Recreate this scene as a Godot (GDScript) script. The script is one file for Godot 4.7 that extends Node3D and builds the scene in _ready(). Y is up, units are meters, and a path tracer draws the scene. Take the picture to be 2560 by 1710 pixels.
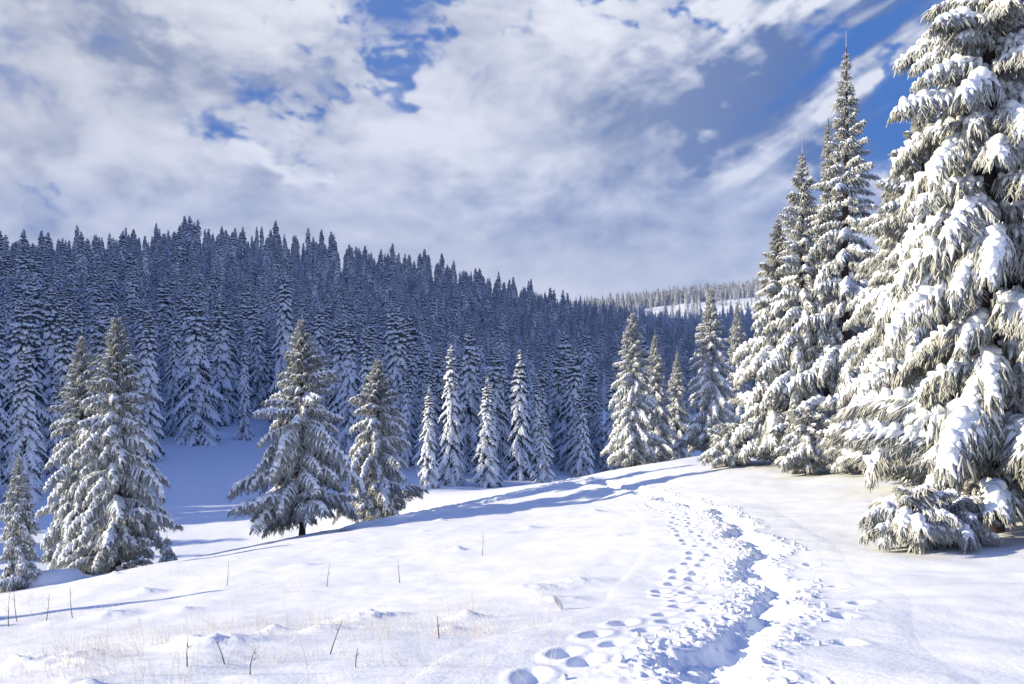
extends Node3D
# A snowy slope above a small valley: a trodden path, frosted spruces, a wooded hill in the shade and a broken winter sky.

var rng := RandomNumberGenerator.new()
var M := {}
var near_at: Array[Vector2] = []
var near_w: PackedFloat64Array
var far_at: Array[Vector2] = []
var far_w: PackedFloat64Array
var bough_mesh := {}
var crown_mesh: Array[ArrayMesh] = []
var far_crown_mesh: Array[ArrayMesh] = []
var trunk_mesh: ArrayMesh
var far_snow := 1.0
var used_names := {}
var path_pts: Array[Vector2] = []
var path_len: PackedFloat64Array
var rut_pts: Array[Vector2] = []
var bumps: Array[Vector4] = []
var n_soft := FastNoiseLite.new()
var n_fine := FastNoiseLite.new()
var n_rough := FastNoiseLite.new()
var t_start := 0

# ---------------------------------------------------------------- naming and parts
func numbered(called: String) -> String:
	var n: int = used_names.get(called, -1) + 1
	used_names[called] = n
	return called if n == 0 else "%s_%03d" % [called, n]

func tag(o: Node, label: String, category: String, group := "", kind := "") -> Node:
	if label != "": o.set_meta("label", label)
	if category != "": o.set_meta("category", category)
	if group != "": o.set_meta("group", group)
	if kind != "": o.set_meta("kind", kind)
	return o

func thing(called: String, label: String, category: String, at: Vector3, turn := 0.0, group := "") -> Node3D:
	var o := Node3D.new()
	o.name = numbered(called)
	add_child(o)
	o.position = at
	o.rotation.y = turn
	tag(o, label, category, group)
	return o

func obj(called: String, mesh: Mesh, parent: Node, xf := Transform3D()) -> MeshInstance3D:
	var o := MeshInstance3D.new()
	o.name = numbered(called) if parent == self else called
	o.mesh = mesh
	o.transform = xf
	parent.add_child(o, true)
	return o

# ---------------------------------------------------------------- mesh buffers
class Buf:
	var v := PackedVector3Array()
	var n := PackedVector3Array()
	var c := PackedColorArray()
	var i := PackedInt32Array()
	func arrays() -> Array:
		var a := []
		a.resize(Mesh.ARRAY_MAX)
		a[Mesh.ARRAY_VERTEX] = v
		a[Mesh.ARRAY_NORMAL] = n
		if c.size() == v.size(): a[Mesh.ARRAY_COLOR] = c
		a[Mesh.ARRAY_INDEX] = i
		return a

# a tapered tube along pts; under squashes its lower half; colour goes from bot to top with the normal's height
func tube(b: Buf, pts: PackedVector3Array, rad: PackedFloat32Array, sides: int, under: float, bot: Color, top: Color, lo := -0.1, hi := 0.6, rough := 0.0, faced := false) -> void:
	var base := b.v.size()
	var np := pts.size()
	for j in np:
		var t := (pts[mini(j + 1, np - 1)] - pts[maxi(j - 1, 0)]).normalized()
		var side := t.cross(Vector3.UP)
		if side.length_squared() < 0.002: side = t.cross(Vector3.RIGHT)
		side = side.normalized()
		var upv := side.cross(t)
		for k in sides:
			var a := TAU * k / sides
			var s := sin(a)
			var off := side * cos(a) + upv * (s * under if s < 0.0 else s)
			var r := rad[j]
			if rough > 0.0: r *= 1.0 + rng.randf_range(-rough, rough)
			b.v.append(pts[j] + off * r)
			var nn := (side * cos(a) + upv * s).normalized()
			b.n.append(nn)
			b.c.append(bot.lerp(top, smoothstep(lo, hi, nn.y)))
	for j in np - 1:
		for k in sides:
			var p := base + j * sides + k
			var q := base + j * sides + (k + 1) % sides
			b.i.append_array([p, q, p + sides, q, q + sides, p + sides])
	if faced:   # normals of the lumpy surface itself
		for j in np:
			for k in sides:
				var p := base + j * sides + k
				var dk := b.v[base + j * sides + (k + 1) % sides] - b.v[base + j * sides + (k + sides - 1) % sides]
				var dj := b.v[base + mini(j + 1, np - 1) * sides + k] - b.v[base + maxi(j - 1, 0) * sides + k]
				var nn := dj.cross(dk)
				if nn.length_squared() > 1e-14: b.n[p] = nn.normalized()

func mesh_of(bufs: Array, mats: Array) -> ArrayMesh:
	var m := ArrayMesh.new()
	for k in bufs.size():
		if bufs[k].i.size() == 0: continue
		m.add_surface_from_arrays(Mesh.PRIMITIVE_TRIANGLES, bufs[k].arrays())
		m.surface_set_material(m.get_surface_count() - 1, mats[k])
	return m

# ---------------------------------------------------------------- terrain: thin plates through surveyed spot heights
func plate(at: Array[Vector2], ys: PackedFloat64Array, soft: float) -> PackedFloat64Array:
	var n := at.size()
	var m := n + 3
	var a: Array[PackedFloat64Array] = []
	for r in m:
		var row := PackedFloat64Array()
		row.resize(m + 1)
		for c in n:
			if r < n:
				var d := at[r].distance_to(at[c])
				row[c] = d * d * log(d) if d > 1e-6 else soft
			else:
				row[c] = 1.0 if r == n else (at[c].x if r == n + 1 else at[c].y)
		if r < n:
			row[n] = 1.0
			row[n + 1] = at[r].x
			row[n + 2] = at[r].y
			row[m] = ys[r]
		a.append(row)
	for c in m:
		var best := c
		for r in range(c + 1, m):
			if absf(a[r][c]) > absf(a[best][c]): best = r
		var tmp := a[c]
		a[c] = a[best]
		a[best] = tmp
		for r in m:
			if r == c: continue
			var f := a[r][c] / a[c][c]
			if f == 0.0: continue
			for k in range(c, m + 1): a[r][k] -= f * a[c][k]
	var w := PackedFloat64Array()
	for r in m: w.append(a[r][m] / a[r][r])
	return w

func plate_at(at: Array[Vector2], w: PackedFloat64Array, x: float, z: float) -> float:
	var n := at.size()
	var y := w[n] + w[n + 1] * x + w[n + 2] * z
	for k in n:
		var p := at[k]
		var dx := x - p.x
		var dz := z - p.y
		var d2 := dx * dx + dz * dz
		if d2 > 1e-9: y += w[k] * 0.5 * d2 * log(d2)
	return y

func shade_ridge(x: float, z: float) -> float:   # unseen ridge added out of view at left to shade hill and meadow
	var d := -z
	var u := -x - 40.0 - 0.72 * maxf(d, 0.0)
	if u <= 0.0: return 0.0
	return minf(minf(u * 0.75, 20.0 + 0.45 * u) * (1.0 + 1.3 * smoothstep(80.0, 220.0, d)), 30.0 + 62.0 * smoothstep(60.0, 84.0, d) + 138.0 * smoothstep(90.0, 220.0, d)) * smoothstep(38.0, 69.0, d) * (1.0 - smoothstep(620.0, 1000.0, d)) * (1.0 - smoothstep(420.0, 900.0, u))

func ground(x: float, z: float) -> float:
	var r := sqrt(x * x + z * z)
	var f := smoothstep(56.0, 80.0, r)
	var y := 0.0
	if f < 1.0: y += (1.0 - f) * plate_at(near_at, near_w, x, z)
	if f > 0.0: y += f * plate_at(far_at, far_w, x, z)
	return y + shade_ridge(x, z)

func snow_relief(x: float, z: float) -> float:   # drifts, hummocks over grass
	var r := sqrt(x * x + z * z)
	var y := 0.0
	if r < 110.0:
		y = n_soft.get_noise_2d(x, z) * 0.08 + n_soft.get_noise_2d(x * 2.6 + 40.0, z * 3.6) * 0.018
		if r < 45.0:
			y += n_fine.get_noise_2d(x, z) * 0.005
			for b in bumps:
				var dx := x - b.x
				var dz := z - b.y
				var q := (dx * dx + dz * dz * 1.6) / (b.z * b.z)
				if q < 6.0: y += b.w * exp(-q) * (1.0 + 0.5 * n_fine.get_noise_2d(x * 2.0, z * 2.0))
	elif r < 900.0:
		y = n_soft.get_noise_2d(x * 0.2, z * 0.2) * 1.2
	return y

# ---------------------------------------------------------------- path geometry: nearest point on the centreline
func path_coord(x: float, z: float) -> Vector2:   # (distance along, signed distance to the right)
	var best := 1e9
	var out := Vector2(-1, 99)
	var p := Vector2(x, z)
	for k in path_pts.size() - 1:
		var a := path_pts[k]
		var ab := path_pts[k + 1] - a
		var l2 := ab.length_squared()
		var t := clampf((p - a).dot(ab) / l2, 0.0, 1.0)
		var d := p - (a + ab * t)
		if d.length_squared() < best:
			best = d.length_squared()
			var s := signf(ab.x * (p.y - a.y) - ab.y * (p.x - a.x))
			out = Vector2(path_len[k] + t * sqrt(l2), s * sqrt(best))
	return out

func path_spot(s: float, v: float) -> Vector2:
	var k := 0
	while k < path_pts.size() - 2 and path_len[k + 1] < s: k += 1
	var a := path_pts[k]
	var ab := path_pts[k + 1] - a
	var t := (s - path_len[k]) / ab.length()
	var t0 := path_pts[k + 1] - path_pts[maxi(k - 1, 0)]
	var t1 := path_pts[mini(k + 2, path_pts.size() - 1)] - a
	var tg := t0.normalized().lerp(t1.normalized(), t).normalized()
	return a + ab * t + Vector2(-tg.y, tg.x) * v

func smooth_line(ctrl: Array[Vector2], step: float) -> Array[Vector2]:
	var c := Curve2D.new()
	c.bake_interval = step
	for k in ctrl.size():
		var tan := (ctrl[mini(k + 1, ctrl.size() - 1)] - ctrl[maxi(k - 1, 0)]) / 6.0
		c.add_point(ctrl[k], -tan, tan)
	var out: Array[Vector2] = []
	for p in c.get_baked_points(): out.append(p)
	return out

# ---------------------------------------------------------------- spruce boughs
# local +X runs outward from the trunk, +Y up. Surface 0 needles and frost, 1 snow, 2 wood
func make_bough(ln: float, droop: float, lift: float, snow: float, fine: float, frost_most: float, olive: float) -> ArrayMesh:
	var needles := Buf.new()
	var snowb := Buf.new()
	var wood := Buf.new()
	var na := 9
	var bare := 0.35 if rng.randf() < 0.35 else 1.0
	var axis := PackedVector3Array([Vector3.ZERO])
	var p := Vector3.ZERO
	var yaw := 0.0
	for k in na:
		var t := (k + 0.5) / na
		var ang := lift - (lift + droop) * pow(t, 1.25) + rng.randf_range(-0.07, 0.07)
		yaw += rng.randf_range(-0.10, 0.10)
		p += Vector3(cos(ang) * cos(yaw), sin(ang), cos(ang) * sin(yaw)) * ln / na
		axis.append(p)
	var wr := PackedFloat32Array()
	for k in na + 1: wr.append(lerpf(0.016 * sqrt(ln) + 0.004, 0.003, float(k) / na))
	tube(wood, axis, wr, 5, 1.0, Color(0.07, 0.045, 0.03), Color(0.10, 0.07, 0.05))
	var along := func(t: float) -> Vector3:
		var f: float = clampf(t, 0.0, 0.9999) * na
		var k := int(f)
		return axis[k].lerp(axis[k + 1], f - k)
	var gap := 0.062 / fine
	var ns := int(ln / gap)
	for k in ns:
		var t := 0.10 + 0.90 * (k + rng.randf()) / ns
		var side := 1.0 if k % 2 == 0 else -1.0
		var o: Vector3 = along.call(t)
		var tg: Vector3 = (along.call(t + 0.05) - along.call(t - 0.05)).normalized()
		var lat := tg.cross(Vector3.UP).normalized() * side
		var w := ln * 0.40 * minf(1.0, t * 2.6 + 0.2) * (1.02 - t * 0.80) * rng.randf_range(0.7, 1.15) + 0.05
		var open := deg_to_rad(rng.randf_range(42, 66))
		var dir := (tg * cos(open) + lat * sin(open) + Vector3(0, rng.randf_range(-0.12, 0.12), 0)).normalized()
		var sp := PackedVector3Array([o])
		var sr := PackedFloat32Array([0.012])
		var q := o
		var seg := 4
		for j in seg:
			dir = (dir + Vector3(0, -0.20 - 0.16 * droop, 0)).normalized()
			q += dir * w / seg
			sp.append(q)
			sr.append(0.019 * (1.0 - 0.75 * float(j + 1) / seg))
		var dark := Color(0.036, 0.046, 0.028).lerp(Color(0.115, 0.105, 0.036), rng.randf() * olive * (0.7 if bare == 1.0 else 1.0))
		var frost := Color(0.79, 0.83, 0.88)
		var frosty := rng.randf_range(0.03, frost_most) * bare
		tube(needles, sp, sr, 4, 1.0, dark, dark.lerp(frost, 0.6), -0.3, 0.5, 0.2)
		# side twigs, hanging more the heavier the load
		var nt := int(w / (0.042 / fine)) + 1
		for j in nt:
			var u := (j + rng.randf()) / nt
			var f := u * seg
			var i0 := mini(int(f), seg - 1)
			var to := sp[i0].lerp(sp[i0 + 1], f - i0)
			var sd := (sp[i0 + 1] - sp[i0]).normalized()
			var perp := sd.cross(Vector3.UP).normalized() * (1.0 if j % 2 == 0 else -1.0)
			var hang := rng.randf_range(0.1, 0.6 + 0.9 * droop)
			var td := (sd * 0.75 + perp * rng.randf_range(0.35, 0.9) + Vector3(0, -hang, 0)).normalized()
			var tl := rng.randf_range(0.07, 0.17) * (1.15 - 0.4 * u) * (1.0 + 0.25 / fine)
			var mid := to + td * tl * 0.5
			td = (td + Vector3(0, -0.25 - 0.3 * droop, 0)).normalized()
			var fr := frosty if rng.randf() < 0.8 else 0.75
			tube(needles, PackedVector3Array([to, mid, mid + td * tl * 0.5]), PackedFloat32Array([0.007, 0.015 / sqrt(fine), 0.002]), 4, 1.0, dark.lerp(frost, fr * 0.75), frost.lerp(dark, rng.randf_range(0.08, 0.62 if bare == 1.0 else 0.9)), -0.35, 0.55, 0.25)
		# snow lying along the side branch
		if snow > 0.0 and rng.randf() < 0.55 + 0.35 * snow:
			var reach := rng.randf_range(0.55, 1.0)
			var cp := PackedVector3Array()
			var cr := PackedFloat32Array()
			var big := (0.020 + 0.018 * snow) * rng.randf_range(0.7, 1.3) * (0.75 + 0.35 * minf(ln, 1.6)) / sqrt(fine)
			for j in 6:
				var u := reach * j / 5.0
				var f := u * seg
				var i0 := mini(int(f), seg - 1)
				cp.append(sp[i0].lerp(sp[i0 + 1], f - i0) + Vector3(rng.randf_range(-0.01, 0.01), big * 0.45, rng.randf_range(-0.01, 0.01)))
				cr.append(maxf(0.002, big * sqrt(maxf(0.0, 1.0 - pow(j / 5.0, 3.0))) * (0.5 if j == 0 else 1.0) * rng.randf_range(0.8, 1.2)))
			tube(snowb, cp, cr, 7, 0.5, Color.WHITE, Color.WHITE, -0.1, 0.6, 0.24, true)
	# hanging fringe below the main branch
	for k in int(ln * 17.0 * fine * droop):
		var t := rng.randf_range(0.15, 0.95)
		var o: Vector3 = along.call(t) + Vector3(0, -0.01, rng.randf_range(-0.12, 0.12) * ln)
		var l := rng.randf_range(0.12, 0.30)
		var d := Vector3(rng.randf_range(-0.2, 0.4), -1, rng.randf_range(-0.3, 0.3)).normalized()
		var g := rng.randf_range(0.0, frost_most * 1.1)
		var dk := Color(0.045, 0.05, 0.024).lerp(Color(0.12, 0.11, 0.05), rng.randf() * olive).lerp(Color(0.8, 0.82, 0.85), g)
		tube(needles, PackedVector3Array([o, o + d * l * 0.45, o + d * l]), PackedFloat32Array([0.008, 0.019, 0.002]), 4, 1.0, dk, dk.lerp(Color(0.8, 0.82, 0.85), 0.5), -0.3, 0.5, 0.3)
	# the cap of snow over the main branch
	if snow > 0.0:
		var cap := PackedVector3Array()
		var cr := PackedFloat32Array()
		var nc := int(ln * 14.0) + 5
		for k in nc + 1:
			var t := lerpf(0.08, 0.99, float(k) / nc)
			var w := ln * (0.055 + 0.050 * snow) * minf(1.0, t * 3.0 + 0.3) * (1.03 - t * 0.62) * (0.75 + 0.45 * sin(k * 1.9 + ln * 9.0)) * rng.randf_range(0.75, 1.2)
			w = minf(w, 0.045 + 0.065 * snow)
			if k == 0 or k == nc: w = 0.004
			var c: Vector3 = along.call(t)
			cap.append(c + Vector3(0, w * 0.25, rng.randf_range(-0.35, 0.35) * w))
			cr.append(w)
		tube(snowb, cap, cr, 9, 0.35, Color.WHITE, Color.WHITE, -0.1, 0.6, 0.24, true)
	return mesh_of([needles, snowb, wood], [M.needles, M.snow, M.bark])

# coarse bough for trees that stand far off
func make_far_bough(ln: float, droop: float, lift: float, detail: int) -> ArrayMesh:
	var needles := Buf.new()
	var snowb := Buf.new()
	var na := 5
	var axis := PackedVector3Array([Vector3.ZERO])
	var p := Vector3.ZERO
	for k in na:
		var ang := lift - (lift + droop) * pow((k + 0.5) / na, 1.2) + rng.randf_range(-0.08, 0.08)
		p += Vector3(cos(ang), sin(ang), rng.randf_range(-0.12, 0.12)) * ln / na
		axis.append(p)
	var along := func(t: float) -> Vector3:
		var f: float = clampf(t, 0.0, 0.9999) * na
		return axis[int(f)].lerp(axis[int(f) + 1], f - int(f))
	var ns := 12 if detail > 0 else 7
	for k in ns:
		var t := 0.12 + 0.85 * (k + rng.randf()) / ns
		var side := 1.0 if k % 2 == 0 else -1.0
		var o: Vector3 = along.call(t)
		var w := ln * 0.40 * minf(1.0, t * 2.4 + 0.25) * (1.0 - t * 0.78) * rng.randf_range(0.7, 1.2) + 0.08
		var m := o + Vector3(0.62, -0.10 - 0.25 * droop, 0.72 * side).normalized() * w * 0.5
		var e := m + Vector3(0.6, -0.40 - 0.5 * droop, 0.5 * side).normalized() * w * 0.5
		var dark := Color(0.018, 0.032, 0.034).lerp(Color(0.055, 0.065, 0.055), rng.randf() * 0.5)
		tube(needles, PackedVector3Array([o, m + Vector3(0, -0.03, 0), e]), PackedFloat32Array([0.05, 0.085, 0.01]), 4, 1.3, dark, dark.lerp(Color(0.76, 0.81, 0.88), 0.22), 0.0, 0.8, 0.25)
		if rng.randf() < 0.85 * far_snow:
			tube(snowb, PackedVector3Array([o + Vector3(0, 0.05, 0), m + Vector3(0, 0.05, 0), e.lerp(m, 0.2)]), PackedFloat32Array([0.06, rng.randf_range(0.11, 0.18), 0.035]), 5, 0.5, Color.WHITE, Color.WHITE)
		if detail > 0:
			for j in 2:
				var h := m.lerp(e, rng.randf()) if j == 0 else o.lerp(m, rng.randf())
				var l := rng.randf_range(0.18, 0.42)
				tube(needles, PackedVector3Array([h, h + Vector3(0.1, -0.5, rng.randf_range(-0.2, 0.2)) * l, h + Vector3(0.15, -1.0, rng.randf_range(-0.2, 0.2)) * l]), PackedFloat32Array([0.02, 0.04, 0.004]), 3, 1.0, dark.lerp(Color(0.76, 0.81, 0.88), rng.randf() * 0.15), dark.lerp(Color(0.76, 0.81, 0.88), 0.3))
	var cap := PackedVector3Array()
	var cr := PackedFloat32Array()
	for k in 7:
		var t := lerpf(0.05, 0.99, k / 6.0)
		var w := far_snow * (0.08 + 0.070 * ln) * (1.0 - t * 0.5) * rng.randf_range(0.75, 1.2)
		if k == 0 or k == 6: w = 0.01
		cap.append(along.call(t) + Vector3(0, w * 0.35, 0))
		cr.append(w)
	tube(snowb, cap, cr, 6, 0.4, Color.WHITE, Color.WHITE)
	return mesh_of([needles, snowb], [M.needles, M.snow])

func bough_for(set_name: String, want: float, droop: float) -> ArrayMesh:
	var best: ArrayMesh
	var score := 1e9
	for b in bough_mesh[set_name]:
		var s: float = absf(log(want / b.ln)) + absf(droop - b.droop) * 0.8 + rng.randf() * 0.35
		if s < score:
			score = s
			best = b.mesh
			best.set_meta("ln", b.ln)
	return best

func trunk_of(h: float, r: float, lean := 0.0) -> ArrayMesh:
	var b := Buf.new()
	var pts := PackedVector3Array()
	var rad := PackedFloat32Array()
	for k in 12:
		var t := k / 11.0
		pts.append(Vector3(lean * t * t * h + 0.02 * sin(t * 9.0), t * h - 0.4 * (1.0 - t), 0.02 * cos(t * 7.0)))
		rad.append(r * pow(1.0 - t, 0.8) * (1.35 if k == 0 else 1.0) + 0.012)
	tube(b, pts, rad, 9, 1.0, Color(0.055, 0.042, 0.036), Color(0.055, 0.042, 0.036), -1, 1, 0.08)
	return mesh_of([b], [M.bark])

# a spruce whose boughs are parts of their own
func spruce(called: String, label: String, x: float, z: float, h: float, r: float, opt := {}, group := "") -> Node3D:
	var set_name: String = opt.get("set", "frosted")
	var skirt: float = opt.get("skirt", 0.03)
	var sag: float = opt.get("sag", 0.75)
	var dense: float = opt.get("dense", 1.0)
	var shape: float = opt.get("shape", 0.85)
	var lean: float = opt.get("lean", 0.0)
	var top_only: float = opt.get("until", 1.0)   # boughs above this share of the height are out of the picture
	var y0 := ground(x, z)
	var root := thing(called, label, "tree", Vector3(x, y0, z), 0.0, group)
	obj("trunk", trunk_of(h, 0.010 * h + 0.03, lean), root)
	var y := maxf(0.12, skirt * h)
	var a := rng.randf() * TAU
	while y < h * 0.985:
		var t := y / h
		var ln := r * pow(1.0 - t, shape) * (0.75 + 0.25 * smoothstep(0.0, 0.12, t)) * (1.0 - 0.45 * smoothstep(0.72, 1.0, t)) + 0.08
		var step := (0.055 + 0.165 * ln) / dense
		var count := 6 if ln > 0.7 else 5
		for k in count:
			a += TAU / count + rng.randf_range(-0.35, 0.35)
			var l := ln * rng.randf_range(0.58, 1.15)
			if rng.randf() < opt.get("wild", 0.06): l *= rng.randf_range(1.1, 1.3)
			var yy := y + rng.randf_range(-0.5, 0.5) * step
			if yy > h * top_only: continue
			var droop := sag * lerpf(1.15, 0.25, smoothstep(0.25, 1.0, t)) * rng.randf_range(0.8, 1.2)
			var m := bough_for(set_name, l, droop)
			var s: float = l / m.get_meta("ln")
			var pitch := lerpf(-0.10, 0.75, smoothstep(0.45, 1.0, t)) + rng.randf_range(-0.14, 0.14)
			var b := Basis(Vector3.UP, a) * Basis(Vector3.BACK, pitch) * Basis(Vector3.RIGHT, rng.randf_range(-0.2, 0.2))
			var at := Vector3(lean * t * t * h, yy, 0)
			# nothing reaches below the snow
			var tip := Basis(Vector3.UP, a) * Vector3(l * 0.85, 0, 0)
			var floor_y := ground(x + tip.x, z + tip.z) - y0
			if at.y - l * (0.30 + 0.35 * droop) < floor_y - 0.15: b = Basis(Vector3.UP, a) * Basis(Vector3.BACK, 0.25 + 0.25 * droop + rng.randf() * 0.1)
			obj("bough", m, root, Transform3D(b.scaled_local(Vector3(s, s * rng.randf_range(0.9, 1.1), s)), at))
		y += step
	var ld := Buf.new()
	var tipx := lean * h
	tube(ld, PackedVector3Array([Vector3(tipx, h * 0.965, 0), Vector3(tipx + 0.01, h * 0.985, 0.01), Vector3(tipx, h * 1.035 + 0.1, 0)]), PackedFloat32Array([0.02, 0.014, 0.003]), 5, 1.0, Color(0.5, 0.5, 0.5), Color(0.8, 0.8, 0.8))
	obj("leader", mesh_of([ld], [M.needles]), root)
	return root

# crowns for trees far off, assembled from coarse boughs into one mesh
func make_crown(h: float, r: float, detail: int, sag: float, step_scale: float) -> ArrayMesh:
	var lib := []
	for ln in [0.6, 1.3, 2.3, 3.4]:
		for v in 3: lib.append([ln, make_far_bough(ln, sag * rng.randf_range(0.7, 1.2), 0.10, detail)])
	var st := [SurfaceTool.new(), SurfaceTool.new()]
	for s in st: s.begin(Mesh.PRIMITIVE_TRIANGLES)
	var y := h * 0.035
	var a := 0.0
	while y < h * 0.99:
		var t := y / h
		var ln := r * pow(1.0 - t, 1.02) * (0.8 + 0.2 * smoothstep(0.0, 0.1, t)) + 0.20
		var count := 6 if ln > 0.8 else 4
		for k in count:
			a += TAU / count + rng.randf_range(-0.35, 0.35)
			var l := ln * rng.randf_range(0.60, 1.25)
			var best := 0
			for q in lib.size():
				if absf(log(l / lib[q][0])) + 0.2 * rng.randf() < absf(log(l / lib[best][0])): best = q
			var s: float = l / lib[best][0]
			var pitch := lerpf(-0.62, 0.50, smoothstep(0.62, 1.0, t)) + rng.randf_range(-0.2, 0.2)
			var b := Basis(Vector3.UP, a) * Basis(Vector3.BACK, pitch) * Basis(Vector3.RIGHT, rng.randf_range(-0.25, 0.25))
			var xf := Transform3D(b.scaled_local(Vector3(s, s, s)), Vector3(0, y + rng.randf_range(-0.15, 0.15), 0))
			for q in 2: st[q].append_from(lib[best][1], q, xf)
		y += (0.18 + 0.17 * ln) * step_scale
	var m := ArrayMesh.new()
	for q in 2:
		m = st[q].commit(m)
		m.surface_set_material(q, [M.needles, M.snow][q])
	return m

func far_tree(called: String, label: String, x: float, z: float, h: float, variant: int, turn: float, wide := 1.0, group := "") -> Node3D:
	var root := thing(called, label, "tree", Vector3(x, ground(x, z) - 0.1, z), turn, group)
	var s := h / 18.0
	obj("trunk", trunk_mesh, root, Transform3D(Basis().scaled(Vector3(s, s, s)), Vector3.ZERO))
	obj("crown", crown_mesh[variant % crown_mesh.size()], root, Transform3D(Basis().scaled(Vector3(s * wide, s, s * wide)), Vector3.ZERO))
	return root

# ---------------------------------------------------------------- sky
func sky_blob(az: float, el: float, b: Array) -> float:   # [azimuth, elevation, half width, half height, turn, amount]
	var c := cos(b[4])
	var s := sin(b[4])
	var dx: float = az - b[0]
	var dy: float = el - b[1]
	var u: float = (dx * c + dy * s) / b[2]
	var v: float = (-dx * s + dy * c) / b[3]
	return b[5] * exp(-(u * u + v * v))

var sky_gaps := []
var sky_darks := []
var sky_lights := []
var n_sky := FastNoiseLite.new()
var n_sky2 := FastNoiseLite.new()

func sky_color(az: float, el: float) -> Color:
	var ea := deg_to_rad(el)
	var aa := deg_to_rad(az)
	var d := Vector3(sin(aa) * cos(ea), sin(ea), -cos(aa) * cos(ea))
	# wind-stretched to the upper right on the right, level on the left
	var w := Vector3(n_sky2.get_noise_3d(d.x * 2.2, d.y * 3.0, d.z * 2.2), n_sky2.get_noise_3d(d.x * 2.2 + 9.0, d.y * 3.0, d.z * 2.2), 0.0)
	var q := Vector3(d.x + w.x * 0.05, d.y * 1.5 + w.y * 0.05, d.z)
	var f := n_sky.get_noise_3d(q.x * 3.4, q.y * 3.4, q.z * 3.4)
	var g := n_sky.get_noise_3d(q.x * 7.5 + 5.0, q.y * 8.5, q.z * 7.5)
	var h := n_sky.get_noise_3d(q.x * 19.0 + 1.0, q.y * 23.0, q.z * 19.0)
	# streaks
	var su := d.x * 0.86 + d.y * 0.5
	var sv := -d.x * 0.5 + d.y * 0.86
	var k := n_sky2.get_noise_3d(su * 3.2, sv * 19.0, d.z * 3.2 + 3.0)
	var streak := smoothstep(5.0, 22.0, az) * (1.0 - smoothstep(60.0, 90.0, az)) * smoothstep(6.0, 14.0, el)
	f = lerpf(f, f * 0.3 + k * 1.25 - 0.10, streak * 0.85)
	var wob := w.x * 3.5 + g * 5.0 + n_sky.get_noise_3d(q.x * 24.0, q.y * 24.0 + 6.0, q.z * 24.0) * 3.0
	var wob2 := w.y * 2.5 + n_sky.get_noise_3d(q.x * 9.0 + 2.0, q.y * 9.0, q.z * 9.0 + 4.0) * 4.0 + h * 2.5
	var gap := 0.0
	for b in sky_gaps: gap += sky_blob(az + wob, el + wob2, b)
	var dark := 0.0
	for b in sky_darks: dark += sky_blob(az + wob, el + wob2, b)
	var light := 0.0
	for b in sky_lights: light += sky_blob(az + wob * 0.5, el + wob2 * 0.5, b)
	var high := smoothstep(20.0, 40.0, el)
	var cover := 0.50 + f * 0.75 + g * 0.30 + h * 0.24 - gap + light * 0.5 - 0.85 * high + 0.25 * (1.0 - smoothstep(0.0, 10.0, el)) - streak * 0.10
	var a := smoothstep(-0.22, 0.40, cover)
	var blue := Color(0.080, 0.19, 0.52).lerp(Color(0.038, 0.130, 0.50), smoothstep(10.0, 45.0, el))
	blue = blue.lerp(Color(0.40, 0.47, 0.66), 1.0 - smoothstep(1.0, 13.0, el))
	var shade := clampf(0.66 + g * 0.62 + f * 0.42 + h * 0.24 - dark * 0.9 + light * 0.5 + streak * (k * 1.5 - 0.2), 0.0, 1.0)
	var cloud := Color(0.30, 0.345, 0.47).lerp(Color(0.92, 0.92, 0.955), shade)
	cloud = cloud.lerp(Color(1.05, 1.05, 1.06), clampf(light * 0.8, 0.0, 1.0) * smoothstep(0.4, 0.8, shade))
	cloud = cloud.lerp(Color(0.88, 0.90, 0.985), (1.0 - smoothstep(0.0, 10.0, el)) * 0.85)
	cloud = cloud.lerp(Color(0.13, 0.19, 0.39), streak * (1.0 - shade) * 0.95)
	cloud = cloud.lerp(Color(0.74, 0.74, 0.75), smoothstep(-8.0, -26.0, az) * smoothstep(8.0, 20.0, el) * 0.35 * (1.0 - clampf(dark, 0.0, 1.0)))
	return blue.lerp(cloud, lerpf(0.10, 1.0, a))

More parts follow.
